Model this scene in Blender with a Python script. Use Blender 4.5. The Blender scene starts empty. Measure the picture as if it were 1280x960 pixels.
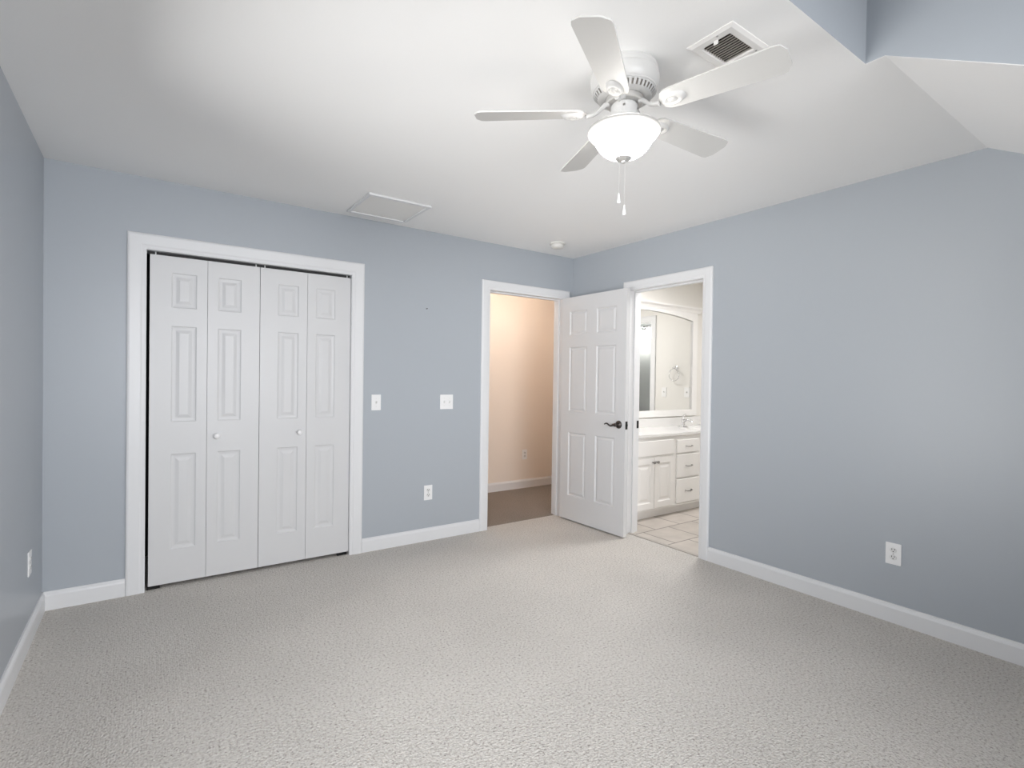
import bpy, bmesh, math, random
from mathutils import Vector, Matrix
PI = math.pi
random.seed(4)
S = bpy.context.scene
COL = S.collection

# ------------------------------------------------------------------ camera, sky, lights, exposure
YAW, PITCH, ROLL, EYE = 0.611540667, -0.0107310569, 0.0140254504, 1.29503
F = Vector((math.sin(YAW)*math.cos(PITCH), math.cos(YAW)*math.cos(PITCH), math.sin(PITCH)))
Rt = Vector((math.cos(YAW), -math.sin(YAW), 0))
Up = Rt.cross(F)
R2 = Rt*math.cos(ROLL) + Up*math.sin(ROLL)
U2 = -Rt*math.sin(ROLL) + Up*math.cos(ROLL)
cd = bpy.data.cameras.new('camera')
cd.sensor_width = 36
cd.lens = 36*651.8985/1280
cd.clip_start = 0.01
cam = bpy.data.objects.new('camera', cd)
COL.objects.link(cam)
M = Matrix((R2, U2, -F)).transposed().to_4x4()
M.translation = Vector((0, 0, EYE))
cam.matrix_world = M
S.camera = cam

S.view_settings.view_transform = 'Standard'
S.view_settings.look = 'None'
S.view_settings.gamma = 1
S.view_settings.use_curve_mapping = False
S.view_settings.exposure = 0.28

SKY = 22.0
SKY_SOUTH = (0.545, 0.55, 0.565)
SKY_WEST = (0.14, 0.144, 0.15)
GROUND_WEST = (0.395, 0.391, 0.386)
W = bpy.data.worlds.new('daylight')
S.world = W
W.use_nodes = True
wn = W.node_tree.nodes
# daylight: open sky towards -y over darkened ground; bright ground added towards -x to light the ceiling
_wl = W.node_tree.links
def _ramp(src, a0, a1, c0, c1):
    m = wn.new('ShaderNodeMapRange')
    m.inputs['From Min'].default_value = a0
    m.inputs['From Max'].default_value = a1
    _wl.new(src, m.inputs['Value'])
    x = wn.new('ShaderNodeMix')
    x.data_type = 'RGBA'
    _wl.new(m.outputs['Result'], x.inputs['Factor'])
    for i, c in (('A', c0), ('B', c1)):
        if isinstance(c, tuple):
            x.inputs[i].default_value = (*c, 1)
        else:
            _wl.new(c, x.inputs[i])
    return x.outputs['Result']
_tc = wn.new('ShaderNodeTexCoord')
_sx = wn.new('ShaderNodeSeparateXYZ')
_wl.new(_tc.outputs['Generated'], _sx.inputs[0])
_south = _ramp(_sx.outputs['Z'], -0.42, -0.05, (0.09, 0.09, 0.09), SKY_SOUTH)
_west = _ramp(_sx.outputs['Z'], -0.06, 0.06, GROUND_WEST, SKY_WEST)
_wl.new(_ramp(_sx.outputs['X'], -0.75, -0.45, _west, _south), wn['Background'].inputs[0])
wn['Background'].inputs[1].default_value = SKY
S.cycles.max_bounces = 16
S.cycles.diffuse_bounces = 12
S.cycles.glossy_bounces = 6
S.cycles.sample_clamp_indirect = 6
S.cycles.caustics_reflective = False
S.cycles.caustics_refractive = False
S.cycles.use_denoising = True

FAN_GLOW = 30.0

def lamp(name, kind, loc, power, color, size=0.1, size_y=None, rot=None, portal=False):
    d = bpy.data.lights.new(name, kind)
    d.energy = power
    d.color = color
    if kind == 'AREA':
        d.size = size
        if size_y:
            d.shape = 'RECTANGLE'
            d.size_y = size_y
        if portal:
            d.cycles.is_portal = True
    else:
        d.shadow_soft_size = size
    o = bpy.data.objects.new(name, d)
    o.location = loc
    if rot:
        o.rotation_euler = rot
    COL.objects.link(o)
    return o

# daylight portals filling the added window openings (guides the sky's own light)
WY0, WY1, WZ0, WZ1 = 0.90, 2.48, 0.22, 2.14
DX0, DX1, DZ0, DZ1 = -0.22, 1.98, 0.70, 2.48     # added dormer window
lamp('window_daylight', 'AREA', (-0.55, (WY0+WY1)/2, (WZ0+WZ1)/2), 1, (1, 1, 1), WZ1-WZ0, WY1-WY0, (0, -PI/2, 0), True)
lamp('dormer_daylight', 'AREA', ((DX0+DX1)/2, -1.43, (DZ0+DZ1)/2), 1, (1, 1, 1), DX1-DX0, DZ1-DZ0, (PI/2, 0, 0), True)
lamp('hall_lamp', 'POINT', (3.20, 4.10, 2.28), 13.5, (1.0, 0.89, 0.80), 0.08)
lamp('bathroom_lamp', 'AREA', (4.15, 2.75, 2.40), 27, (1.0, 0.985, 0.98), 0.45)

# ------------------------------------------------------------------ materials
def mat(name, color, rough=0.5, metal=0.0, spec=0.5, emit=None, strength=0.0):
    m = bpy.data.materials.new(name)
    m.use_nodes = True
    b = m.node_tree.nodes['Principled BSDF']
    b.inputs['Base Color'].default_value = (*color, 1)
    b.inputs['Roughness'].default_value = rough
    b.inputs['Metallic'].default_value = metal
    b.inputs['Specular IOR Level'].default_value = spec
    if emit:
        b.inputs['Emission Color'].default_value = (*emit, 1)
        b.inputs['Emission Strength'].default_value = strength
    return m

def nodes(m):
    nt = m.node_tree
    return nt, nt.nodes, nt.links, nt.nodes['Principled BSDF']

def bump(m, scale, strength, dist=0.002, detail=3):
    nt, n, l, b = nodes(m)
    tc = n.new('ShaderNodeTexCoord')
    t = n.new('ShaderNodeTexNoise')
    t.inputs['Scale'].default_value = scale
    t.inputs['Detail'].default_value = detail
    bp = n.new('ShaderNodeBump')
    bp.inputs['Strength'].default_value = strength
    bp.inputs['Distance'].default_value = dist
    l.new(tc.outputs['Object'], t.inputs['Vector'])
    l.new(t.outputs['Fac'], bp.inputs['Height'])
    l.new(bp.outputs['Normal'], b.inputs['Normal'])
    return m

def carpet_mat(name, c_hi, c_lo, c_fleck):
    m = mat(name, c_hi, 0.95, 0, 0.1)
    nt, n, l, b = nodes(m)
    tc = n.new('ShaderNodeTexCoord')
    vo = n.new('ShaderNodeTexVoronoi')
    vo.inputs['Scale'].default_value = 118
    vo.inputs['Randomness'].default_value = 0.72
    l.new(tc.outputs['Object'], vo.inputs['Vector'])
    no = n.new('ShaderNodeTexNoise')
    no.inputs['Scale'].default_value = 95
    no.inputs['Detail'].default_value = 4
    no.inputs['Roughness'].default_value = 0.7
    l.new(tc.outputs['Object'], no.inputs['Vector'])
    r1 = n.new('ShaderNodeValToRGB')
    r1.color_ramp.elements[0].position = 0.30
    r1.color_ramp.elements[0].color = (*c_fleck, 1)
    r1.color_ramp.elements[1].position = 0.44
    r1.color_ramp.elements[1].color = (*c_lo, 1)
    e = r1.color_ramp.elements.new(0.60)
    e.color = (*c_hi, 1)
    l.new(no.outputs['Fac'], r1.inputs['Fac'])
    big = n.new('ShaderNodeTexNoise')
    big.inputs['Scale'].default_value = 1.6
    big.inputs['Detail'].default_value = 2
    l.new(tc.outputs['Object'], big.inputs['Vector'])
    mp = n.new('ShaderNodeMapRange')
    mp.inputs['From Min'].default_value = 0.3
    mp.inputs['From Max'].default_value = 0.7
    mp.inputs['To Min'].default_value = 0.95
    mp.inputs['To Max'].default_value = 1.04
    l.new(big.outputs['Fac'], mp.inputs['Value'])
    mx = n.new('ShaderNodeMix')
    mx.data_type = 'RGBA'
    mx.blend_type = 'MULTIPLY'
    mx.inputs['Factor'].default_value = 1
    l.new(r1.outputs['Color'], mx.inputs['A'])
    l.new(mp.outputs['Result'], mx.inputs['B'])
    l.new(mx.outputs['Result'], b.inputs['Base Color'])
    bp = n.new('ShaderNodeBump')
    bp.inputs['Strength'].default_value = 0.85
    bp.inputs['Distance'].default_value = 0.006
    inv = n.new('ShaderNodeMath')
    inv.operation = 'SUBTRACT'
    inv.inputs[0].default_value = 1
    l.new(vo.outputs['Distance'], inv.inputs[1])
    l.new(inv.outputs[0], bp.inputs['Height'])
    l.new(bp.outputs['Normal'], b.inputs['Normal'])
    return m

def tile_mat(name):
    m = mat(name, (0.6, 0.55, 0.5), 0.35)
    nt, n, l, b = nodes(m)
    tc = n.new('ShaderNodeTexCoord')
    br = n.new('ShaderNodeTexBrick')
    br.inputs['Scale'].default_value = 1
    br.inputs['Brick Width'].default_value = 0.33
    br.inputs['Row Height'].default_value = 0.33
    br.inputs['Mortar Size'].default_value = 0.006
    br.inputs['Mortar Smooth'].default_value = 0.1
    br.inputs['Color1'].default_value = (0.56, 0.515, 0.475, 1)
    br.inputs['Color2'].default_value = (0.47, 0.43, 0.39, 1)
    br.inputs['Mortar'].default_value = (0.16, 0.14, 0.125, 1)
    l.new(tc.outputs['Object'], br.inputs['Vector'])
    no = n.new('ShaderNodeTexNoise')
    no.inputs['Scale'].default_value = 7
    no.inputs['Detail'].default_value = 5
    l.new(tc.outputs['Object'], no.inputs['Vector'])
    mp = n.new('ShaderNodeMapRange')
    mp.inputs['To Min'].default_value = 0.75
    mp.inputs['To Max'].default_value = 1.2
    l.new(no.outputs['Fac'], mp.inputs['Value'])
    mx = n.new('ShaderNodeMix')
    mx.data_type = 'RGBA'
    mx.blend_type = 'MULTIPLY'
    mx.inputs['Factor'].default_value = 1
    l.new(br.outputs['Color'], mx.inputs['A'])
    l.new(mp.outputs['Result'], mx.inputs['B'])
    l.new(mx.outputs['Result'], b.inputs['Base Color'])
    return m

PAINT = bump(mat('blue_grey_wall_paint', (0.398, 0.428, 0.463), 0.36, 0, 0.42), 220, 0.04)
CEIL = bump(mat('ceiling_paint', (0.89, 0.888, 0.88), 0.75, 0, 0.2), 90, 0.12)
TRIM = mat('trim_paint', (0.72, 0.725, 0.735), 0.35, 0, 0.4)
DOORW = bump(mat('door_paint', (0.64, 0.642, 0.648), 0.38, 0, 0.4), 60, 0.03)
CARPET = carpet_mat('berber_carpet', (0.645, 0.62, 0.585), (0.545, 0.515, 0.48), (0.22, 0.195, 0.175))
HALLCARPET = carpet_mat('hall_carpet_dimmed', (0.30, 0.265, 0.24), (0.245, 0.215, 0.19), (0.13, 0.11, 0.095))  # browner carpet, darkened further so its colour carries the dim hall light
PEACH = bump(mat('peach_hall_paint', (0.79, 0.715, 0.64), 0.55, 0, 0.3), 220, 0.05)
BEIGE = bump(mat('beige_bath_paint', (0.75, 0.735, 0.705), 0.5, 0, 0.3), 220, 0.05)
GREYROOM = mat('grey_green_paint', (0.50, 0.53, 0.54), 0.5, 0, 0.3)
TILE = tile_mat('stone_tile')
PLASTIC = mat('white_plastic', (0.82, 0.82, 0.82), 0.3)
SLOT = mat('dark_slot', (0.02, 0.02, 0.02), 0.7)
TOGGLE = mat('toggle_plastic', (0.70, 0.70, 0.69), 0.35)
FANWHITE = mat('fan_enamel', (0.53, 0.527, 0.517), 0.35)
BLADE = mat('fan_blade_white', (0.58, 0.575, 0.56), 0.45)
RINGMET = mat('brushed_ring', (0.62, 0.61, 0.59), 0.3, 0.6)
FROST = mat('frosted_bowl_glass', (0.26, 0.255, 0.245), 0.3, 0, 0.5, (1.0, 0.965, 0.92), FAN_GLOW)
_nt, _n, _l, _b = nodes(FROST)
_tc = _n.new('ShaderNodeTexCoord')
_sp = _n.new('ShaderNodeSeparateXYZ')
_m1 = _n.new('ShaderNodeMapRange')          # the bulbs light the belly of the bowl, the flared lip stays dim
_m1.interpolation_type = 'SMOOTHERSTEP'
_m1.inputs['From Min'].default_value = -0.226
_m1.inputs['From Max'].default_value = -0.300
_m1.inputs['To Min'].default_value = 0.08
_m1.inputs['To Max'].default_value = FAN_GLOW
_l.new(_tc.outputs['Object'], _sp.inputs[0])
_l.new(_sp.outputs['Z'], _m1.inputs['Value'])
_l.new(_m1.outputs['Result'], _b.inputs['Emission Strength'])
DETECT = mat('aged_white_plastic', (0.66, 0.65, 0.62), 0.45)
HATCH = mat('hatch_panel_paint', (0.83, 0.82, 0.795), 0.6)
VENT = mat('vent_enamel', (0.78, 0.765, 0.745), 0.4)
VENTDARK = mat('vent_duct_dark', (0.035, 0.028, 0.022), 0.9)
SLAT = mat('vent_slat', (0.42, 0.385, 0.35), 0.5)
BRONZE = mat('oil_bronze', (0.085, 0.075, 0.07), 0.3, 0.85)
BLACKMET = mat('black_strike_metal', (0.015, 0.015, 0.015), 0.4, 0.5)
CHROME = mat('chrome', (0.75, 0.75, 0.76), 0.12, 1.0)
NICKEL = mat('nickel_pull', (0.33, 0.32, 0.31), 0.3, 0.9)
CAB = mat('cabinet_enamel', (0.80, 0.79, 0.775), 0.4)
MARBLE = mat('cultured_marble', (0.72, 0.715, 0.705), 0.15)
MIRROR = mat('mirror_silver', (0.90, 0.90, 0.88), 0.01, 1.0)
SCONCE = mat('sconce_glass', (0.9, 0.9, 0.88), 0.3, 0, 0.5, (1, 0.97, 0.93), 9.0)
CLOSETIN = mat('closet_shade_black', (0.05, 0.05, 0.05), 0.9)  # near black: the closet's shade is put into the colour
GLASS = bpy.data.materials.new('window_glass')
GLASS.use_nodes = True
_n, _l = GLASS.node_tree.nodes, GLASS.node_tree.links
_n.remove(_n['Principled BSDF'])
_tr = _n.new('ShaderNodeBsdfTransparent')
_gl = _n.new('ShaderNodeBsdfGlossy')
_gl.inputs['Roughness'].default_value = 0.0
_fr = _n.new('ShaderNodeFresnel')
_mx = _n.new('ShaderNodeMixShader')
_l.new(_fr.outputs[0], _mx.inputs[0])
_l.new(_tr.outputs[0], _mx.inputs[1])
_l.new(_gl.outputs[0], _mx.inputs[2])
_l.new(_mx.outputs[0], _n['Material Output'].inputs['Surface'])

# ------------------------------------------------------------------ mesh helpers
class MB:
    def __init__(self):
        self.bm = bmesh.new()

    def box(self, a, b, bev=0.0, seg=2):
        t = bmesh.new()
        bmesh.ops.create_cube(t, size=1)
        for v in t.verts:
            v.co = Vector([(a[i]+b[i])/2 + v.co[i]*(b[i]-a[i]) for i in range(3)])
        if bev:
            bmesh.ops.bevel(t, geom=list(t.edges), offset=bev, segments=seg, profile=0.5, affect='EDGES')
        self._add(t)
        return self

    def _add(self, t, m=None):
        if m is not None:
            bmesh.ops.transform(t, matrix=m, verts=t.verts)
        me = bpy.data.meshes.new('t')
        t.to_mesh(me)
        t.free()
        self.bm.from_mesh(me)
        bpy.data.meshes.remove(me)

    def quad(self, *pts):
        self.bm.faces.new([self.bm.verts.new(p) for p in pts])
        return self

    def lathe(self, prof, center=(0, 0, 0), n=48, m=None, cap=True):
        """prof: (r, z) list, turned about the z axis"""
        t = bmesh.new()
        rings = []
        for r, z in prof:
            if r < 1e-6:
                rings.append([t.verts.new((0, 0, z))])
            else:
                rings.append([t.verts.new((r*math.cos(2*PI*k/n), r*math.sin(2*PI*k/n), z)) for k in range(n)])
        for a, b in zip(rings, rings[1:]):
            for k in range(n):
                k2 = (k+1) % n
                if len(a) == 1 and len(b) > 1:
                    t.faces.new((a[0], b[k], b[k2]))
                elif len(b) == 1 and len(a) > 1:
                    t.faces.new((a[k], b[0], a[k2]))
                elif len(a) > 1:
                    t.faces.new((a[k], b[k], b[k2], a[k2]))
        if cap:
            for r in (rings[0], rings[-1]):
                if len(r) > 2:
                    t.faces.new(r)
        mm = Matrix.Translation(center)
        if m is not None:
            mm = mm @ m
        self._add(t, mm)
        return self

    def tube(self, pts, r, n=10):
        """tube along a poly-line; r a number or one per point"""
        pts = [Vector(p) for p in pts]
        rs = r if isinstance(r, (list, tuple)) else [r]*len(pts)
        t = bmesh.new()
        rings = []
        up = None
        for i, p in enumerate(pts):
            d = (pts[min(i+1, len(pts)-1)] - pts[max(i-1, 0)]).normalized()
            if up is None:
                up = Vector((0, 0, 1)) if abs(d.z) < 0.9 else Vector((1, 0, 0))
            x = d.cross(up).normalized()
            y = x.cross(d).normalized()
            up = y
            rings.append([t.verts.new(p + x*rs[i]*math.cos(2*PI*k/n) + y*rs[i]*math.sin(2*PI*k/n)) for k in range(n)])
        for a, b in zip(rings, rings[1:]):
            for k in range(n):
                t.faces.new((a[k], a[(k+1) % n], b[(k+1) % n], b[k]))
        t.faces.new(rings[0])
        t.faces.new(rings[-1])
        self._add(t)
        return self

    def prism(self, poly, axis, a, b):
        """extrude a 2-D polygon along an axis from a to b; poly coordinates are the two other axes in order"""
        def P(u, v, w):
            return {'x': (w, u, v), 'y': (u, w, v), 'z': (u, v, w)}[axis]
        A = [self.bm.verts.new(P(u, v, a)) for u, v in poly]
        B = [self.bm.verts.new(P(u, v, b)) for u, v in poly]
        n = len(poly)
        self.bm.faces.new(A)
        self.bm.faces.new(B)
        for k in range(n):
            self.bm.faces.new((A[k], A[(k+1) % n], B[(k+1) % n], B[k]))
        return self

    def shift(self, m):
        bmesh.ops.transform(self.bm, matrix=m, verts=self.bm.verts)
        return self

    def build(self, name, material, parent=None, smooth=None, loc=None, rz=None, weld=0.0):
        if weld:
            bmesh.ops.remove_doubles(self.bm, verts=self.bm.verts, dist=weld)
        bmesh.ops.recalc_face_normals(self.bm, faces=self.bm.faces)
        me = bpy.data.meshes.new(name)
        self.bm.to_mesh(me)
        self.bm.free()
        me.materials.append(material)
        o = bpy.data.objects.new(name, me)
        COL.objects.link(o)
        if parent:
            o.parent = parent
        if loc:
            o.location = loc
        if rz is not None:
            o.rotation_euler = (0, 0, rz)
        if smooth:
            for p in me.polygons:
                p.use_smooth = True
            me.set_sharp_from_angle(angle=math.radians(smooth))
        return o

def tag(o, label=None, cat=None, group=None, kind=None):
    if label: o['label'] = label
    if cat: o['category'] = cat
    if group: o['group'] = group
    if kind: o['kind'] = kind
    return o

def empty(name, loc, rz=0.0):
    o = bpy.data.objects.new(name, None)
    o.empty_display_size = 0.05
    o.location = loc
    o.rotation_euler = (0, 0, rz)
    COL.objects.link(o)
    return o

def struct(mb, name, material, label, cat, **k):
    return tag(mb.build(name, material, **k), label, cat, kind='structure')

def copy_tree(o, parent=None):
    c = o.copy()
    COL.objects.link(c)
    if parent:
        c.parent = parent
    for ch in list(o.children):
        copy_tree(ch, c)
    return c

# ------------------------------------------------------------------ room dimensions (metres)
XL, XR, YB, ZC = -0.457, 3.329, 3.756, 2.444
T = 0.12
TL = 0.075
YF = -1.30                       # knee wall behind the camera
Y1, Y0 = 0.765, 0.826            # break of the sloped ceiling, dormer header
X0, XW = 2.113, -0.36             # dormer cheeks
SL = math.tan(math.radians(30))
ZK = ZC - (Y1-YF)*SL             # ceiling height at the knee wall
ZD = 3.02                        # dormer ceiling
YH = 4.97                        # hall wall
XB, XB2 = 5.35, 6.55             # bathroom side wall, room beyond
# openings
C0, C1, CZ = -0.002, 1.207, 2.022        # closet
E0, E1, EZ = 2.39, 3.20, 2.045           # entry
B0, B1, BZ = 2.325, 3.022, 2.045         # bathroom (y range)

# ------------------------------------------------------------------ room shell
J = 0.017                        # rough openings are wider than the finished ones by the jamb lining
mb = MB()
mb.box((XL-T, YB, 0), (C0-J, YB+T, 2.6)).box((C0-J, YB, CZ+J), (C1+J, YB+T, 2.6)).box((C1+J, YB, 0), (E0-J, YB+T, 2.6))
mb.box((E0-J, YB, EZ+J), (E1+J, YB+T, 2.6)).box((E1+J, YB, 0), (XR, YB+T, 2.6))
struct(mb, 'wall_back', PAINT, 'blue-grey painted wall with the closet and the entry doorway', 'wall')
mb = MB()
mb.box((XR, YF-T, 0), (XR+T, B0-J, 2.6)).box((XR, B0-J, BZ+J), (XR+T, B1+J, 2.6)).box((XR, B1+J, 0), (XR+T, YB+T, 2.6))
struct(mb, 'wall_right', PAINT, 'blue-grey painted wall with the bathroom doorway and one outlet', 'wall')
mb = MB()
mb.box((XL-TL, YF-T, 0), (XL, WY0, 2.6)).box((XL-TL, WY1, 0), (XL, YB, 2.6)).box((XL-TL, WY0, 0), (XL, WY1, WZ0)).box((XL-TL, WY0, WZ1), (XL, WY1, 2.6))
struct(mb, 'wall_left', PAINT, 'shaded blue-grey wall along the left edge of the picture', 'wall')
mb = MB()
mb.box((XL-T, YF-T, 0), (DX0, YF, ZD+.1)).box((DX1, YF-T, 0), (XR+T, YF, ZD+.1)).box((DX0, YF-T, 0), (DX1, YF, DZ0)).box((DX0, YF-T, DZ1), (DX1, YF, ZD+.1))
struct(mb, 'wall_front', PAINT, 'low knee wall and dormer front behind the viewer', 'wall')
struct(MB().box((XL-T, YF-T, -0.12), (XR+0.005, YB+0.06, 0)), 'floor', CARPET, 'light beige flecked loop-pile carpet covering the bedroom', 'carpet')
mb = MB()
mb.box((XL-T, Y0, ZC), (XR+T, YB+T, ZC+0.1))
mb.box((XL-T, Y1, ZC), (XW, Y0, ZC+0.1)).box((X0, Y1, ZC), (XR+T, Y0, ZC+0.1))
for a, b in ((XL-T, XW), (X0, XR+T)):
    mb.prism([(Y1, ZC), (YF-T, ZK-T*SL), (YF-T, ZK-T*SL+.12), (Y1, ZC+.12)], 'x', a, b)
struct(mb, 'ceiling', CEIL, 'white bedroom ceiling, flat with a sloped end by the dormer', 'ceiling')
e = 0.0008
struct(MB().box((XW-.1, Y0-0.001, ZC+e), (X0+.1, Y0+.1, ZD+.1)), 'wall_dormer_header', PAINT, 'blue-grey face rising above the ceiling edge at the dormer', 'wall')
struct(MB().prism([(Y0+.05, ZC+e), (Y1, ZC+e), (YF-.02, ZK+e), (YF-.02, ZD+.1), (Y0+.05, ZD+.1)], 'x', X0-0.001, X0+.1), 'wall_dormer_right', PAINT,
       'blue-grey cheek wall of the dormer at the top right corner', 'wall')
struct(MB().prism([(Y0+.05, ZC+e), (Y1, ZC+e), (YF-.02, ZK+e), (YF-.02, ZD+.1), (Y0+.05, ZD+.1)], 'x', XW-.1, XW+0.001), 'wall_dormer_left', PAINT,
       'blue-grey cheek wall of the dormer on its far side, out of view', 'wall')
struct(MB().box((XW-.1, YF-T, ZD), (X0+.1, Y0+.1, ZD+.12)), 'ceiling_dormer', CEIL, 'white ceiling of the dormer, above the picture', 'ceiling')
# unseen windows added to let daylight in: left wall and dormer
def window(name, loc, rz, hw, hh, label):
    w = empty(name, loc, rz)
    tag(w, label, 'window', kind='structure')
    mb = MB()
    mb.box((-hw, -.04, 0), (-hw+.04, .058, hh)).box((hw-.04, -.04, 0), (hw, .058, hh)).box((-hw, -.04, 0), (hw, .058, .04)).box((-hw, -.04, hh-.04), (hw, .058, hh))
    mb.box((-hw, -.02, hh/2-.02), (hw, .02, hh/2+.02))
    mb.build('window_frame', TRIM, w)
    x0, x1 = -hw+.04, hw-.04
    MB().box((x0, -.002, .04), (x1, .002, hh/2-.02)).box((x0, -.002, hh/2+.02), (x1, .002, hh-.04)).build('window_pane', GLASS, w)
    MB().box((-hw-.02, .05, -.03), (hw+.02, .085, 0), .004).build('window_sill', TRIM, w)
window('added_window_1', (XL-.05, (WY0+WY1)/2, WZ0), -PI/2, (WY1-WY0)/2, WZ1-WZ0, 'unseen white double-hung window added for daylight in the shaded wall beside the viewer')
window('added_window_2', ((DX0+DX1)/2, YF-.06, DZ0), 0, (DX1-DX0)/2, DZ1-DZ0, 'unseen white double-hung window added for daylight in the dormer behind the viewer')

# closet interior
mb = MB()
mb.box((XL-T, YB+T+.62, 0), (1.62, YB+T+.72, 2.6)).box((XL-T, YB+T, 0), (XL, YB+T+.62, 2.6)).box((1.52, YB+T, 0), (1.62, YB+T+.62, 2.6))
struct(mb, 'wall_closet', CLOSETIN, 'inside walls of the closet behind the folding doors, coloured near black for shade', 'wall')
struct(MB().box((XL-T, YB+.06, -.12), (1.62, YB+T+.72, -.002)), 'floor_closet', CARPET, 'carpet strip inside the closet', 'carpet')
struct(MB().box((XL-T, YB+T, ZC), (1.62, YB+T+.72, ZC+.1)), 'ceiling_closet', CLOSETIN, 'ceiling of the closet, coloured near black for shade', 'ceiling')

# hall beyond the entry
struct(MB().box((1.62, YH, 0), (4.9, YH+.1, 2.6)), 'wall_hall', PEACH, 'warm peach wall of the hall seen through the entry doorway', 'wall')
struct(MB().box((1.62, YB+T, 0), (1.72, YH, 2.6)).box((4.8, YB+T, 0), (4.9, YH, 2.6)), 'wall_hall_ends', PEACH, 'peach end walls of the hall', 'wall')
struct(MB().box((1.72, YB+T, 0), (E0-.02, YB+T+.01, 2.5)).box((E1+.02, YB+T, 0), (4.8, YB+T+.01, 2.5)).box((E0-.02, YB+T, EZ+.02), (E1+.02, YB+T+.01, 2.5)),
       'wall_hall_near', PEACH, 'peach hall side of the bedroom wall', 'wall')
struct(MB().box((1.62, YB+.06, -.12), (4.9, YH+.1, 0)), 'floor_hall', HALLCARPET, 'brown-taupe hall carpet beyond the entry doorway, coloured darker for the dim floor light', 'carpet')
struct(MB().box((1.62, YB+T, ZC), (4.9, YH+.1, ZC+.1)), 'ceiling_hall', CEIL, 'white hall ceiling', 'ceiling')

# bathroom and the room beyond it
struct(MB().box((XR+T, YB, 0), (XB2+.1, YB+T, 2.6)), 'wall_bath_back', BEIGE, 'pale beige bathroom wall above the vanity mirror', 'wall')
OB0, OB1 = 2.20, 2.985
mb = MB()
mb.box((XB, OB1+J, 0), (XB+T, YB, 2.6)).box((XB, OB0-J, 2.05+J), (XB+T, OB1+J, 2.6)).box((XB, 0.8, 0), (XB+T, OB0-J, 2.6))
struct(mb, 'wall_bath_right', BEIGE, 'beige bathroom side wall shown in the mirror with two switch plates', 'wall')
struct(MB().box((XR+T, 1.5, 0), (XB, 1.6, 2.6)), 'wall_bath_front', BEIGE, 'beige bathroom wall opposite the vanity', 'wall')
struct(MB().box((XR+T, 1.6, 0), (XR+T+.01, B0-.02, 2.5)).box((XR+T, B1+.02, 0), (XR+T+.01, YB, 2.5)).box((XR+T, B0-.02, BZ+.02), (XR+T+.01, B1+.02, 2.5)),
       'wall_bath_left', BEIGE, 'beige bathroom side of the doorway wall', 'wall')
struct(MB().box((XR+.005, 1.5, -.12), (XB2+.1, YB+T-.005, 0)).box((XB, .8, -.12), (XB2+.1, 1.5, 0)), 'floor_bath', TILE, 'pale stone-look tile floor of the bathroom', 'tile floor')
struct(MB().box((XR+T, .8, ZC), (XB2+.1, YB+T, ZC+.1)), 'ceiling_bath', CEIL, 'white bathroom ceiling', 'ceiling')
struct(MB().box((XB2, .8, 0), (XB2+.1, YB, 2.6)).box((XB+T, .8, 0), (XB2, .9, 2.6)), 'wall_beyond', GREYROOM, 'grey-green wall of the next room, seen only in the vanity mirror', 'wall')

# ------------------------------------------------------------------ trim: casings with jambs
CAS = [(0.000, 0.000), (0.000, 0.010), (0.006, 0.013), (0.018, 0.013), (0.026, 0.016), (0.072, 0.018), (0.080, 0.016), (0.085, 0.010), (0.085, 0.000)]

def casing(mb, u0, u1, zt, k=1.0, rev=0.006):
    """three mitred legs round an opening; local u to the right, -y towards the viewer"""
    path = lambda o: [(u0-rev*-1*-1-o+0, 0.0), (u0-rev-o, zt+rev+o), (u1+rev+o, zt+rev+o), (u1+rev+o, 0.0)]
    rows = []
    for o, t in CAS:
        rows.append([mb.bm.verts.new((u, -t, z)) for u, z in path(o*k)])
    n = len(rows)
    for i in range(n):
        a, b = rows[i], rows[(i+1) % n]
        for j in range(3):
            mb.bm.faces.new((a[j], a[j+1], b[j+1], b[j]))
    mb.bm.faces.new([r[0] for r in rows])
    mb.bm.faces.new([r[3] for r in rows])
    return mb

def jamb(mb, u0, u1, zt, depth, stop=None):
    mb.box((u0-.018, 0, 0), (u0, depth, zt)).box((u1, 0, 0), (u1+.018, depth, zt)).box((u0-.018, 0, zt), (u1+.018, depth, zt+.018))
    if stop:
        a, b = stop
        mb.box((u0, a, 0), (u0+.011, b, zt-.011)).box((u1-.011, a, 0), (u1, b, zt-.011)).box((u0, a, zt-.011), (u1, b, zt))
    return mb

# closet
o = empty('trim_1', (C0, YB, 0))
tag(o, 'wide white casing around the folding closet doors', 'door casing', kind='structure')
casing(MB(), 0, C1-C0, CZ, 1.10, .000).build('casing', TRIM, o)
jamb(MB(), 0, C1-C0, CZ, T).build('jamb', TRIM, o)
MB().box((.004, .030, CZ-.016), (C1-C0-.004, .075, CZ)).build('door_track', SLOT, o)  # flat black colour also stands for the shade in the top gap
# entry
o = empty('trim_2', (E0, YB, 0))
tag(o, 'white casing around the entry doorway to the peach hall', 'door casing', kind='structure')
casing(MB(), 0, E1-E0, EZ, .95, .0).build('casing', TRIM, o)
jamb(MB(), 0, E1-E0, EZ, T, (.042, .080)).build('jamb', TRIM, o)
MB().box((-.0005, .012, .895), (.0025, .037, .955), .001).build('strike_plate', BLACKMET, o)
# bathroom doorway, on the right wall (local u runs towards -y)
o = empty('trim_3', (XR, B1, 0), -PI/2)
tag(o, 'white casing around the bathroom doorway', 'door casing', kind='structure')
casing(MB(), 0, B1-B0, BZ, .92, .0).build('casing', TRIM, o)
jamb(MB(), 0, B1-B0, BZ, T, (.040, .080)).build('jamb', TRIM, o)
MB().box((-.0005, .088, .885), (.003, .116, .950), .001).build('strike_plate', BLACKMET, o)
MB().box((0, .002, 0), (B1-B0, .034, .006), .003).build('threshold', SLAT, o)
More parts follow.
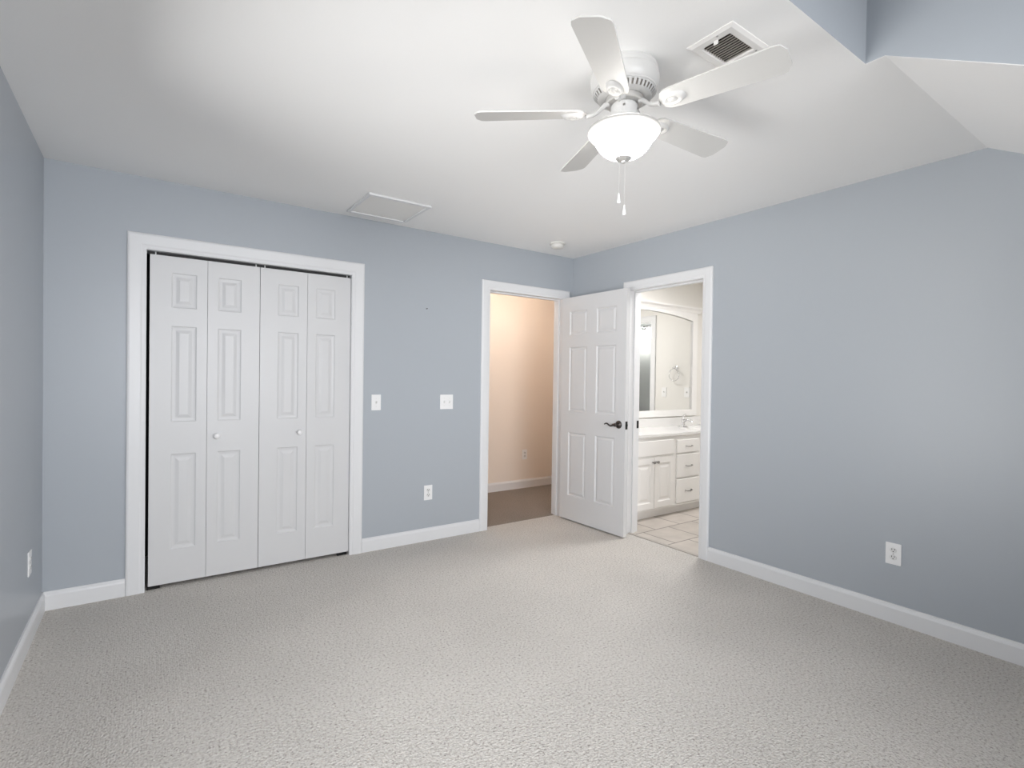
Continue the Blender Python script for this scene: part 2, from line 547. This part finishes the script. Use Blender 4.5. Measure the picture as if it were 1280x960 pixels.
# casing in the mirror: door of the bathroom side wall
o = empty('trim_4', (XB, OB1, 0), -PI/2)
tag(o, 'white casing of the far bathroom doorway, seen in the vanity mirror', 'door casing', kind='structure')
casing(MB(), 0, OB1-OB0, 2.05, .95, .0).build('casing', TRIM, o)
jamb(MB(), 0, OB1-OB0, 2.05, T).build('jamb', TRIM, o)

# ------------------------------------------------------------------ baseboards
BB = [(0, 0), (0.015, 0), (0.015, 0.078), (0.012, 0.088), (0.007, 0.095), (0.006, 0.101), (0, 0.101)]
def base_y(mb, x0, x1, y, s):       # runs along x on a wall at y, room on side s
    return mb.prism([(y+s*d, z) for d, z in BB], 'x', x0, x1)
def base_x(mb, y0, y1, x, s):
    return mb.prism([(x+s*d, z) for d, z in BB], 'y', y0, y1)
mb = MB()
base_y(mb, XL, C0-.0937, YB, -1)
base_y(mb, C1+.0937, E0-.0811, YB, -1)
base_y(mb, E1+.0811, XR, YB, -1)
struct(mb, 'baseboard_back', TRIM, 'white baseboard along the closet wall', 'baseboard')
mb = MB()
base_x(mb, YF, B0-.0785, XR, -1)
base_x(mb, B1+.0785, YB, XR, -1)
struct(mb, 'baseboard_right', TRIM, 'white baseboard along the wall with the bathroom doorway', 'baseboard')
struct(base_x(MB(), YF, YB, XL, 1), 'baseboard_left', TRIM, 'white baseboard along the shaded wall at the left edge', 'baseboard')
struct(base_y(MB(), XL, XR, YF, 1), 'baseboard_front', TRIM, 'white baseboard along the knee wall behind the viewer', 'baseboard')
struct(base_y(MB(), 1.72, 4.8, YH, -1), 'baseboard_hall', TRIM, 'white baseboard of the peach hall wall', 'baseboard')

# ------------------------------------------------------------------ panel doors
def panel_face(mb, xs, zs, panels, y, s, loops=((0, 0), (.006, .0045), (.016, .006), (.024, .006), (.042, .0015), (.046, .0012))):
    """a flat face at y (outward normal along s*y) whose cells listed in panels are moulded raised panels"""
    bm = mb.bm
    for i in range(len(xs)-1):
        for j in range(len(zs)-1):
            x0, x1, z0, z1 = xs[i], xs[i+1], zs[j], zs[j+1]
            if (i, j) in panels:
                prev = None
                for ins, dep in loops:
                    r = [bm.verts.new((x, y - s*dep, z)) for x, z in ((x0+ins, z0+ins), (x1-ins, z0+ins), (x1-ins, z1-ins), (x0+ins, z1-ins))]
                    if prev:
                        for k in range(4):
                            bm.faces.new((prev[k], prev[(k+1) % 4], r[(k+1) % 4], r[k]))
                    prev = r
                bm.faces.new(prev)
            else:
                bm.faces.new([bm.verts.new((x, y, z)) for x, z in ((x0, z0), (x1, z0), (x1, z1), (x0, z1))])

DEEP = ((0, 0), (.010, .0085), (.015, .0085), (.031, .002), (.034, .0016))
def slab(mb, xs, zs, panels, th, both, loops=None):
    """door slab in x/z with its front at y=0 (towards -y) and back at y=th"""
    kw = {'loops': loops} if loops else {}
    panel_face(mb, xs, zs, panels, 0.0, -1, **kw)
    if both:
        panel_face(mb, xs, zs, panels, th, 1, **kw)
    else:
        panel_face(mb, xs, zs, (), th, 1)
    x0, x1, z0, z1 = xs[0], xs[-1], zs[0], zs[-1]
    for i in range(len(xs)-1):
        for z in (z0, z1):
            mb.quad((xs[i], 0, z), (xs[i+1], 0, z), (xs[i+1], th, z), (xs[i], th, z))
    for j in range(len(zs)-1):
        for x in (x0, x1):
            mb.quad((x, 0, zs[j]), (x, 0, zs[j+1]), (x, th, zs[j+1]), (x, th, zs[j]))
    return mb

# --- entry door (open a little past square)
DW, DTH = 0.785, 0.035
hx, hy, fx, fy = 3.168, 3.722, 3.186, 2.940
ang = math.atan2(fy-hy, fx-hx)
d = empty('door_1', (hx, hy, 0.012), ang)
tag(d, 'white six-panel door standing open between the entry and the bathroom doorway', 'door', kind='structure')
# local +x from the hinge to the free edge, visible face towards local -y
DX = [0, .110, .335, .450, .675, DW]
DZ = [0, .222, .800, .990, 1.575, 1.685, 1.900, 2.030]
P6 = {(i, j) for i in (1, 3) for j in (1, 3, 5)}
slab(MB(), DX, DZ, P6, DTH, True, DEEP).build('door_leaf', DOORW, d, weld=1e-5)

def lever(parent, x, z, y, s):
    """lever set: rose and scroll handle, on the face at y, s = outward direction"""
    rot = Matrix.Rotation(PI/2 if s < 0 else -PI/2, 4, 'X')
    h = MB().lathe([(0, 0), (.033, 0), (.033, .004), (.029, .009), (.018, .013), (.012, .016), (.012, .034), (.015, .040), (.014, .052), (.008, .056), (0, .056)], (x, y, z), 28, rot)
    yy = y + s*.046
    h.tube([(x, yy, z), (x-.020, yy, z-.001), (x-.034, yy, z-.008), (x-.050, yy, z-.012), (x-.066, yy, z-.007), (x-.082, yy, z+.003), (x-.098, yy, z+.006), (x-.112, yy, z+.001), (x-.118, yy, z-.004)],
           [.010, .011, .0085, .0075, .0068, .0062, .0060, .0055, .004], 10)
    h.build('door_handle', BRONZE, parent, 40)
lever(d, DW-.066, .915, 0, -1)
lever(d, DW-.066, .915, DTH, 1)
MB().box((DW-.0005, .005, .880), (DW+.002, DTH-.005, .945), .0008).box((DW, .011, .903), (DW+.011, DTH-.011, .924), .003).build('latch_plate', BLACKMET, d)
for z in (.20, 1.02, 1.80):
    MB().lathe([(.0075, -.045), (.0075, .045)], (-.012, DTH+.006, z), 12).build('hinge', NICKEL, d, 40)

# --- closet bifold doors: two pairs of narrow three-panel leaves
LW = 0.2962
zL = [0, .205, .785, .980, 1.562, 1.672, 1.882, 1.980]
def bifold_leaf(parent, x, near_right):
    a, b = (.108, .056) if near_right else (.056, .108)
    xs = [0, a, LW-b, LW]
    o = slab(MB(), xs, zL, {(1, 1), (1, 3), (1, 5)}, .030, False).build('door_leaf', DOORW, parent, weld=1e-5)
    o.location = (x, 0, 0)
    return o
def bifold(name, x, label, knob_leaf, knob_x):
    r = empty(name, (x, YB+.012, .022))
    tag(r, label, 'closet door', kind='structure', group='folding closet doors')
    leaves = [bifold_leaf(r, 0, True), bifold_leaf(r, LW+.002, False)]
    rot = Matrix.Rotation(PI/2, 4, 'X')
    k = MB().lathe([(.008, 0), (.010, .003), (.008, .010), (.010, .016), (.016, .020), (.0185, .027), (.017, .034), (.010, .038), (0, .039)], (knob_x, 0, .885), 24, rot)
    k.build('knob', PLASTIC, leaves[knob_leaf], 50)
    for px in (.028, 2*LW-.02):
        MB().lathe([(.003, 0), (.003, .022)], (px, .015, 1.980), 10).build('pivot_pin', PLASTIC, r, 40)
    return r
bifold('door_2', C0+.016, 'white folding closet door pair next to the room corner', 1, .052)
bifold('door_3', C0+.016+2*LW+.005, 'white folding closet door pair next to the light switches', 0, LW-.048)
MB_floor = MB().box((.010, .006, 0), (.075, .030, .014)).box((.010, .006, 0), (.016, .030, .020))
o = MB_floor.build('floor_bracket', BLACKMET, loc=(C0, YB+.012, 0))
tag(o, 'small black pivot bracket on the carpet under the closet door near the corner', 'bracket', 'closet floor brackets')
o = o.copy(); COL.objects.link(o)
o.location = (C1, YB+.012, 0); o.scale = (-1, 1, 1)
tag(o, 'small black pivot bracket on the carpet under the closet door near the switches', 'bracket')

# ------------------------------------------------------------------ ceiling fan
FX, FY = 1.4456, 1.3618
fan = empty('ceiling_fan', (FX, FY, ZC))
tag(fan, 'white five-blade ceiling fan with a lit frosted glass bowl and two pull chains', 'ceiling fan')
def Z(z): return z - 2.444
# motor housing
hp = [(.116, 2.444), (.117, 2.436), (.121, 2.432), (.121, 2.418), (.124, 2.414), (.126, 2.405), (.126, 2.392), (.124, 2.380), (.119, 2.368), (.116, 2.364), (.117, 2.361), (.116, 2.357)]
MB().lathe([(r, Z(z)) for r, z in hp] + [(.098, Z(2.357))], n=64, cap=False).build('motor_housing', FANWHITE, fan, 35)
# vented ring under the housing
n_s = 40
ring = MB()
t = ring.bm
top = [(.1135, 2.357), (.110, 2.353)]
bot = [(.099, 2.338), (.094, 2.335), (.070, 2.333)]
ring.lathe([(r, Z(z)) for r, z in top], n=80, cap=False)
ring.lathe([(r, Z(z)) for r, z in bot], n=80, cap=False)
for k in range(n_s):
    a0, a1 = 2*PI*(k-.28)/n_s, 2*PI*(k+.28)/n_s
    (ra, za), (rb, zb) = top[1], bot[0]
    ring.quad((ra*math.cos(a0), ra*math.sin(a0), Z(za)), (ra*math.cos(a1), ra*math.sin(a1), Z(za)), (rb*math.cos(a1), rb*math.sin(a1), Z(zb)), (rb*math.cos(a0), rb*math.sin(a0), Z(zb)))
ring.build('vent_ring', FANWHITE, fan, 30)
MB().lathe([(.104, Z(2.356)), (.092, Z(2.341)), (.066, Z(2.341))], n=48, cap=False).build('motor_core', SLAT, fan, 30)
MB().lathe([(.0, Z(2.336)), (.068, Z(2.336)), (.070, Z(2.332)), (.070, Z(2.318)), (.066, Z(2.314)), (.0, Z(2.314))], n=48, cap=False).build('flywheel', RINGMET, fan, 35)
MB().lathe([(.044, Z(2.315)), (.049, Z(2.308)), (.049, Z(2.262)), (.053, Z(2.258)), (.060, Z(2.250)), (.060, Z(2.236)), (.0, Z(2.234))], n=48, cap=False).build('switch_housing', FANWHITE, fan, 35)
for a in (-2.4, -1.0, .6):
    MB().lathe([(.004, 0), (.004, .003), (0, .004)], (.049*math.cos(a), .049*math.sin(a), Z(2.292)), 12,
               Matrix.Rotation(a, 4, 'Z') @ Matrix.Rotation(PI/2, 4, 'Y')).build('screw', NICKEL, fan, 40)
# blades
BL_R0, BL_R1, BZ0 = 0.135, 0.555, 2.283
def blade_mesh():
    mb = MB()
    bm = mb.bm
    N = 26
    L = BL_R1-BL_R0
    secs = []
    for i in range(N+1):
        s = i/N
        x = BL_R0 + L*s
        wd = .047 + .015*min(1, s*1.1)
        # rounded root and softly rounded tip corners
        if x-BL_R0 < .045:
            q = 1-(x-BL_R0)/.045
            wd *= math.sqrt(max(1-q*q, 0.0))*.999+.001
        if BL_R1-x < .032:
            q = 1-(BL_R1-x)/.032
            wd -= .032*(1-math.sqrt(max(1-q*q, 0)))
        secs.append((x, max(wd, .0008)))
    # finer samples at both ends
    th = .0028
    rows = []
    for x, wd in secs:
        rows.append([bm.verts.new((x, -wd, -th)), bm.verts.new((x, wd, -th)), bm.verts.new((x, wd, th)), bm.verts.new((x, -wd, th))])
    for a, b in zip(rows, rows[1:]):
        for k in range(4):
            bm.faces.new((a[k], a[(k+1) % 4], b[(k+1) % 4], b[k]))
    bm.faces.new(rows[0]); bm.faces.new(rows[-1])
    return mb
def iron_mesh():
    mb = MB()
    # arm from the flywheel, sweeping down and out to the medallion
    mb.tube([(.058, 0, .033), (.072, 0, .029), (.086, 0, .016), (.100, 0, .003), (.116, 0, -.004), (.140, 0, -.007)], [.010, .009, .0075, .007, .008, .010], 12)
    return mb
def medal_mesh():
    mb = MB()
    mb.lathe([(.0, -.0150), (.007, -.0145), (.011, -.0090), (.015, -.0085), (.019, -.0135), (.023, -.0150), (.027, -.0135), (.031, -.0075), (.034, -.0028), (.0, -.0028)], (0, 0, 0), 36, Matrix.Diagonal((1.35, .9, 1, 1)), cap=False)
    return mb
PITCHB = math.radians(-12.5)
proto = None
for k in range(5):
    a = 2.46651494 + k*2*PI/5
    if proto is None:
        b = empty('blade_assembly', (0, 0, 0)); b.parent = fan
        b.name = 'fan_blade'
        bpy.data.objects.remove(b)
        bl = blade_mesh().build('fan_blade', BLADE, fan, 40)
        ir = iron_mesh().build('blade_bracket', FANWHITE, bl, 50)
        md = medal_mesh().build('bracket_medallion', FANWHITE, bl, 50)
        md.location = (.188, 0, 0)
        proto = bl
    else:
        bl = proto.copy(); COL.objects.link(bl)
        for ch in (ir, md):
            c = ch.copy(); COL.objects.link(c); c.parent = bl
    bl.location = (0, 0, Z(BZ0))
    bl.rotation_mode = 'QUATERNION'
    bl.rotation_quaternion = (Matrix.Rotation(a, 3, 'Z') @ Matrix.Rotation(PITCHB, 3, 'X')).to_quaternion()
MB().lathe([(.050, Z(2.238)), (.122, Z(2.2265)), (.124, Z(2.2225)), (.050, Z(2.230))], n=48).build('bowl_light_blocker', FANWHITE, fan, 40)  # unseen disc added to keep the bowl's light off the ceiling
# glass bowl
bp_ = [(.060, 2.238), (.100, 2.228), (.130, 2.222), (.132, 2.218), (.1335, 2.213), (.131, 2.207), (.124, 2.199), (.115, 2.191), (.108, 2.183), (.103, 2.174), (.0975, 2.164), (.089, 2.152), (.077, 2.140), (.062, 2.130), (.045, 2.122), (.028, 2.118)]
bowl = MB().lathe([(r, Z(z)) for r, z in bp_[3:]] + [(.0, Z(2.1175))], n=64, cap=False).build('light_bowl', FROST, fan, 60)
MB().lathe([(.0, Z(2.1195)), (.030, Z(2.1195)), (.031, Z(2.1165)), (.026, Z(2.112)), (.014, Z(2.109)), (.009, Z(2.107)), (.009, Z(2.103)), (.006, Z(2.099)), (0, Z(2.097))], n=32, cap=False).build('finial', RINGMET, bowl, 40)
# pull chains, draped over the lip and hanging towards the viewer
Dv = Vector((math.sin(YAW), math.cos(YAW), 0)); Lv = Vector((math.cos(YAW), -math.sin(YAW), 0))
for lat, zb in ((-.044, 1.902), (-.0247, 1.862)):
    p0 = -Dv*.05 + Lv*lat
    p1 = -Dv*.145 + Lv*lat
    ch = MB().tube([p0 + Vector((0, 0, Z(2.270))), p0*.5+p1*.5 + Vector((0, 0, Z(2.240))), p1 + Vector((0, 0, Z(2.219))), p1 - Dv*.002 + Vector((0, 0, Z(2.18))), p1 - Dv*.002 + Vector((0, 0, Z(zb+.03)))], .00028, 6).build('pull_chain', FANWHITE, fan, 60)
    q = p1 - Dv*.002
    MB().lathe([(.0015, Z(zb+.034)), (.002, Z(zb+.031)), (.0025, Z(zb+.028)), (.0032, Z(zb+.022)), (.0050, Z(zb+.010)), (.0056, Z(zb+.004)), (.0048, Z(zb)), (0, Z(zb-.001))], (q.x, q.y, 0), 16).build('chain_pull', PLASTIC, ch, 50)

# ------------------------------------------------------------------ other ceiling fittings
# air register
VX0, VX1, VY0, VY1 = 1.522, 1.738, 0.975, 1.148
v = empty('ceiling_vent', ((VX0+VX1)/2, (VY0+VY1)/2, ZC))
tag(v, 'small white ceiling air register with dark slots behind a fan blade', 'air vent')
hx_, hy_ = (VX1-VX0)/2, (VY1-VY0)/2
ix, iy = .066, .050
fr = MB()
pr = [(hx_, hy_, 0), (hx_, hy_, -.003), (hx_-.012, hy_-.012, -.009), (ix+.006, iy+.006, -.009), (ix, iy, -.005), (ix, iy, 0)]
prev = None
for a, b, z in pr:
    r = [fr.bm.verts.new(q) for q in ((-a, -b, z), (a, -b, z), (a, b, z), (-a, b, z))]
    if prev:
        for k in range(4):
            fr.bm.faces.new((prev[k], prev[(k+1) % 4], r[(k+1) % 4], r[k]))
    prev = r
fr.build('frame', VENT, v)
MB().box((-ix, -iy, -.0012), (ix, iy, -.0004)).build('duct', VENTDARK, v)
sl = MB()
for k in range(10):
    x = -ix + (k+.75)*2*ix/10.5
    sl.prism([(x-.0030, -.0080), (x+.0004, -.0080), (x+.0034, -.0024), (x+.0018, -.0024)], 'y', -iy, iy)
sl.build('slats', SLAT, v)
MB().box((-ix-.010, -.012, -.022), (-ix-.006, .004, -.008), .001).build('damper_lever', VENT, v)
for x, y in ((-hx_+.016, -.02), (ix+.016, iy-.02), (ix+.016, -iy-.005)):
    MB().lathe([(.004, -.009), (.003, -.0105), (0, -.011)], (x, y, 0), 12, cap=False).build('screw', NICKEL, v)
# access hatch
h = empty('ceiling_access_panel', ((1.130+1.560)/2, (3.190+3.632)/2, ZC))
tag(h, 'square off-white access panel in the ceiling above the closet', 'access panel')
a, b = .215, .221
mb = MB()
for q in (((-a, -b), (a, -b+.022)), ((-a, b-.022), (a, b)), ((-a, -b+.022), (-a+.022, b-.022)), ((a-.022, -b+.022), (a, b-.022))):
    mb.box((*q[0], -.014), (*q[1], 0), .003)
mb.build('frame', TRIM, h)
MB().box((-a+.022, -b+.022, -.006), (a-.022, b-.022, -.001)).build('panel', HATCH, h)
# smoke detector
s = empty('smoke_detector', (2.842, 3.411, ZC))
tag(s, 'round white smoke detector on the ceiling above the entry doorway', 'smoke detector')
MB().lathe([(.066, 0), (.066, -.010), (.062, -.013), (0, -.013)], n=40).build('base', DETECT, s, 40)
MB().lathe([(.052, -.013), (.052, -.018), (.055, -.020), (.054, -.034), (.047, -.043), (.030, -.047), (0, -.048)], n=40, cap=False).build('cover', DETECT, s, 40)

# ------------------------------------------------------------------ wall plates (local -y faces the room)
def plate(name, loc, rz, w_, h_, label, cat, group=None):
    o = empty(name, loc, rz)
    tag(o, label, cat, group)
    MB().box((-w_/2, -.006, -h_/2), (w_/2, 0, h_/2), .0025).build('cover_plate', PLASTIC, o)
    return o
def toggle(o, x):
    MB().box((x-.006, -.0072, -.012), (x+.006, -.0055, .012)).build('switch_slot', TOGGLE, o)
    MB().prism([(-.006, -.006), (-.019, .004), (-.019, .010), (-.006, .006)], 'x', x-.0042, x+.0042).build('toggle', TOGGLE, o)
    for z in (-.030, .030):
        MB().lathe([(.003, 0), (.003, .0010), (0, .0014)], (x, -.006, z), 10, Matrix.Rotation(PI/2, 4, 'X')).build('screw', TOGGLE, o)
def duplex(o):
    for z in (.0195, -.0195):
        f = MB().lathe([(0, 0), (.0170, 0), (.0165, .0018), (0, .0018)], (0, -.006, z), 24, Matrix.Rotation(PI/2, 4, 'X') @ Matrix.Diagonal((1, .82, 1, 1)), cap=False).build('receptacle', TOGGLE, o)
        s_ = MB()
        for x in (-.0063, .0063):
            s_.box((x-.0014, -.0083, z+.001), (x+.0014, -.0077, z+.009))
        s_.lathe([(.0028, 0), (.0028, .0005)], (0, -.0078, z-.0065), 12, Matrix.Rotation(PI/2, 4, 'X'))
        s_.build('plug_slots', SLOT, f)
    MB().lathe([(.003, 0), (.003, .0010), (0, .0014)], (0, -.006, 0), 10, Matrix.Rotation(PI/2, 4, 'X')).build('screw', NICKEL, o)
o = plate('light_switch', (1.400, YB, 1.102), 0, .072, .117, 'single white toggle switch on the wall beside the closet casing', 'light switch'); toggle(o, 0)
o = plate('double_light_switch', (1.988, YB, 1.098), 0, .116, .117, 'double white toggle switch on the wall beside the entry doorway', 'light switch'); toggle(o, -.023); toggle(o, .023)
o = plate('wall_outlet', (1.834, YB, .381), 0, .072, .117, 'white duplex outlet low on the wall between closet and entry', 'outlet'); duplex(o)
o = plate('wall_outlet', (XR, 1.114, .372), -PI/2, .074, .117, 'white duplex outlet low on the wall beyond the bathroom doorway', 'outlet'); duplex(o)
o = plate('wall_outlet', (XL, 3.363, .377), PI/2, .072, .117, 'white outlet low on the shaded wall near the left edge', 'outlet'); duplex(o)
o = plate('wall_outlet', (3.68, YH, .395), 0, .072, .117, 'small outlet low on the peach hall wall', 'outlet'); duplex(o)
o = plate('light_switch', (XB, 3.205, 1.15), -PI/2, .075, .12, 'white switch plate in the mirror nearer the far doorway casing', 'light switch'); toggle(o, 0)
o = plate('light_switch', (XB, 3.545, 1.155), -PI/2, .075, .12, 'white switch plate in the mirror nearer the mirror frame edge', 'light switch'); toggle(o, 0)
# nail left in the wall
o = MB().lathe([(.0035, 0), (.0035, .002), (.0016, .0025), (.0016, .014), (.004, .015), (.004, .017), (0, .0175)], (0, 0, 0), 12, Matrix.Rotation(PI/2, 4, 'X')).build('wall_nail', BRONZE)
o.location = (1.801, YB, 1.833)
tag(o, 'tiny dark nail left high in the blue-grey wall above the double switch', 'nail')

# ------------------------------------------------------------------ bathroom vanity
VXa, VXb, VF, VTOP = XR+T+.012, XB-.003, 3.215, .765
van = empty('vanity_cabinet', ((VXa+VXb)/2, VF, 0))
tag(van, 'white bathroom vanity cabinet with raised-panel doors and three drawers', 'cabinet')
cx = (VXa+VXb)/2
def X(x): return x - cx
D = YB-.002-VF
mb = MB()
mb.box((X(VXa), 0, .095), (X(VXb), .02, VTOP)).box((X(VXa), .02, .095), (X(VXa)+.018, D, VTOP)).box((X(VXb)-.018, .02, .095), (X(VXb), D, VTOP)).box((X(VXa)+.018, .02, .095), (X(VXb)-.018, D, .115))
mb.box((X(VXa), .060, 0), (X(VXb), D, .095))
mb.build('body', CAB, van)
MB().box((X(VXa), -.006, .080), (X(VXb), .010, .098), .003).box((X(VXa), .050, 0), (X(VXb), .061, .060), .003).build('toe_kick', CAB, van)
def vdoor(x0, x1, z0, z1, knob):
    xs = [0, .052, x1-x0-.052, x1-x0]; zs = [0, .055, z1-z0-.055, z1-z0]
    m = MB(); slab(m, xs, zs, {(1, 1)}, .018, False)
    o = m.build('door', CAB, van, weld=1e-5); o.location = (X(x0), -.018, z0)
    MB().lathe([(.006, 0), (.005, .012), (.011, .018), (.0145, .024), (.012, .030), (0, .032)], (knob, 0, z1-z0-.040), 20, Matrix.Rotation(PI/2, 4, 'X')).build('knob', NICKEL, o, 50)
def vdrawer(x0, x1, z0, z1, pull=True, name='drawer'):
    m = MB()
    m.box((0, 0, 0), (x1-x0, .018, z1-z0), .006, 3)
    o = m.build(name, CAB, van); o.location = (X(x0), -.018, z0)
    if pull:
        c, zc = (x1-x0)/2, (z1-z0)/2
        MB().tube([(c-.045, 0, zc), (c-.045, -.012, zc), (c-.040, -.020, zc-.002), (c, -.027, zc-.004), (c+.040, -.020, zc-.002), (c+.045, -.012, zc), (c+.045, 0, zc)], .0048, 8).build('handle', NICKEL, o, 50)
for x0, x1, kx in ((3.59, 3.872, .258), (3.878, 4.160, .024)):
    vdoor(x0, x1, .105, .575, kx)
vdrawer(3.59, 4.160, .592, .735, False, 'false_front')
vdrawer(4.205, 4.555, .592, .722)
vdrawer(4.205, 4.555, .352, .578)
vdrawer(4.205, 4.555, .105, .338)
for x0, x1, kx in ((4.600, 4.955, .330), (4.961, 5.316, .024)):
    vdoor(x0, x1, .105, .575, kx)
vdrawer(4.600, 5.316, .592, .735, False, 'false_front')
# countertop with an integral basin
SX, SY = 4.86, 3.44
cnt = empty('countertop', (cx, VF-.022, VTOP))
tag(cnt, 'white cultured-marble vanity top with backsplash and integral sink basin', 'countertop')
mb = MB(); bm = mb.bm
nx, ny = 96, 30
wx, wy, th = VXb-VXa, YB-.002-(VF-.022), .026
grid = []
for j in range(ny+1):
    row = []
    for i in range(nx+1):
        x = VXa + wx*i/nx; y = (VF-.022) + wy*j/ny
        e2 = ((x-SX)/.225)**2 + ((y-SY)/.150)**2
        z = th
        if e2 < 1:
            z = th - .11*(1-e2**1.5)
        row.append(bm.verts.new((X(x), y-(VF-.022), z)))
    grid.append(row)
for j in range(ny):
    for i in range(nx):
        bm.faces.new((grid[j][i], grid[j][i+1], grid[j+1][i+1], grid[j+1][i]))
mb.build('basin_top', MARBLE, cnt, 60)
MB().box((X(VXa), 0, 0), (X(VXb), .020, th-.0005), .004).box((X(VXa), wy-.02, th-.002), (X(VXb), wy, th+.095), .004).build('edge_and_backsplash', MARBLE, cnt)
# faucet
f = empty('faucet', (SX-.02, 3.615, VTOP+th))
tag(f, 'chrome single-lever faucet on the bathroom vanity top', 'faucet')
MB().lathe([(0, 0), (.030, 0), (.030, .008), (.026, .013), (0, .013)], m=Matrix.Diagonal((2.5, 1, 1, 1)), n=32, cap=False).build('base', CHROME, f, 45)
MB().lathe([(.024, .010), (.022, .030), (.019, .070), (.021, .085), (.017, .094), (0, .096)], n=24, cap=False).build('post', CHROME, f, 45)
MB().tube([(0, -.010, .055), (0, -.045, .075), (0, -.085, .078), (0, -.112, .068), (0, -.122, .052)], [.013, .012, .011, .011, .011], 12).build('spout', CHROME, f, 50)
MB().tube([(0, 0, .090), (0, .006, .105), (0, -.012, .122), (0, -.040, .136)], [.010, .009, .007, .006], 10).build('lever', CHROME, f, 50)
# arched mirror
MX0, MX1, MZ0 = 3.50, 5.235, .895
mir = empty('vanity_mirror', ((MX0+MX1)/2, YB, MZ0))
tag(mir, 'large white-framed arched mirror with crown cornice above the vanity', 'mirror')
mcx = (MX0+MX1)/2
ft = .030
ga, gb = MX0-mcx+.085, MX1-mcx-.085
gz0, gz_end, gz_mid, gtop = .072, 1.085, 1.150, 1.190
def arch(x):
    q = x/gb
    return gz_end + (gz_mid-gz_end)*(1-q*q)
mb = MB()
mb.box((MX0-mcx, -ft, 0), (ga, 0, gtop), .003).box((gb, -ft, 0), (MX1-mcx, 0, gtop), .003).box((ga-.002, -ft, 0), (gb+.002, 0, gz0), .003)
N = 40
for i in range(N):
    xa, xb_ = ga+(gb-ga)*i/N, ga+(gb-ga)*(i+1)/N
    mb.prism([(xa, arch(xa)), (xb_, arch(xb_)), (xb_, gtop), (xa, gtop)], 'y', -ft, 0)
mb.build('frame', CAB, mir)
cr = MB()
cr.prism([(0, gtop-.012), (-ft-.004, gtop-.012), (-ft-.010, gtop), (-ft-.022, gtop+.016), (-ft-.042, gtop+.030), (-ft-.048, gtop+.036), (-ft-.048, gtop+.050), (0, gtop+.050)], 'x', MX0-mcx-.045, MX1-mcx+.045)
cr.build('cornice', CAB, mir)
MB().box((ga-.01, -.012, gz0-.01), (gb+.01, -.008, gz_mid+.02)).build('mirror_glass', MIRROR, mir)
# towel ring on the side wall (shows in the mirror)
tr = empty('towel_ring', (XB, 3.39, 1.45), -PI/2)
tag(tr, 'chrome towel ring on the beige wall, seen in the vanity mirror', 'towel ring')
MB().lathe([(.028, 0), (.028, .006), (.014, .012), (.010, .045), (.016, .050), (.016, .062), (0, .064)], (0, 0, 0), 24, Matrix.Rotation(PI/2, 4, 'X')).build('post', CHROME, tr, 45)
MB().tube([(.075*math.sin(2*PI*k/32), -.052, -.082+.075*math.cos(2*PI*k/32)) for k in range(33)], .0045, 8).build('ring', CHROME, tr, 60)
# lit wall fixture in the room beyond
vl = empty('wall_light', (XB2, 1.84, 2.13), -PI/2)
tag(vl, 'lit wall fixture with white glass shades, seen in the mirror', 'wall light')
MB().box((-.26, -.025, -.035), (.26, 0, .035), .006).build('back_plate', CHROME, vl)
for x in (-.18, 0, .18):
    ar = MB().tube([(x, -.02, 0), (x, -.07, .02), (x, -.11, .015), (x, -.12, -.02)], .008, 8).build('arm', CHROME, vl, 50)
    MB().lathe([(.022, -.01), (.042, -.04), (.060, -.09), (.078, -.145), (.092, -.180)], (x, -.12, 0), 28, cap=False).build('glass_shade', SCONCE, ar, 60)
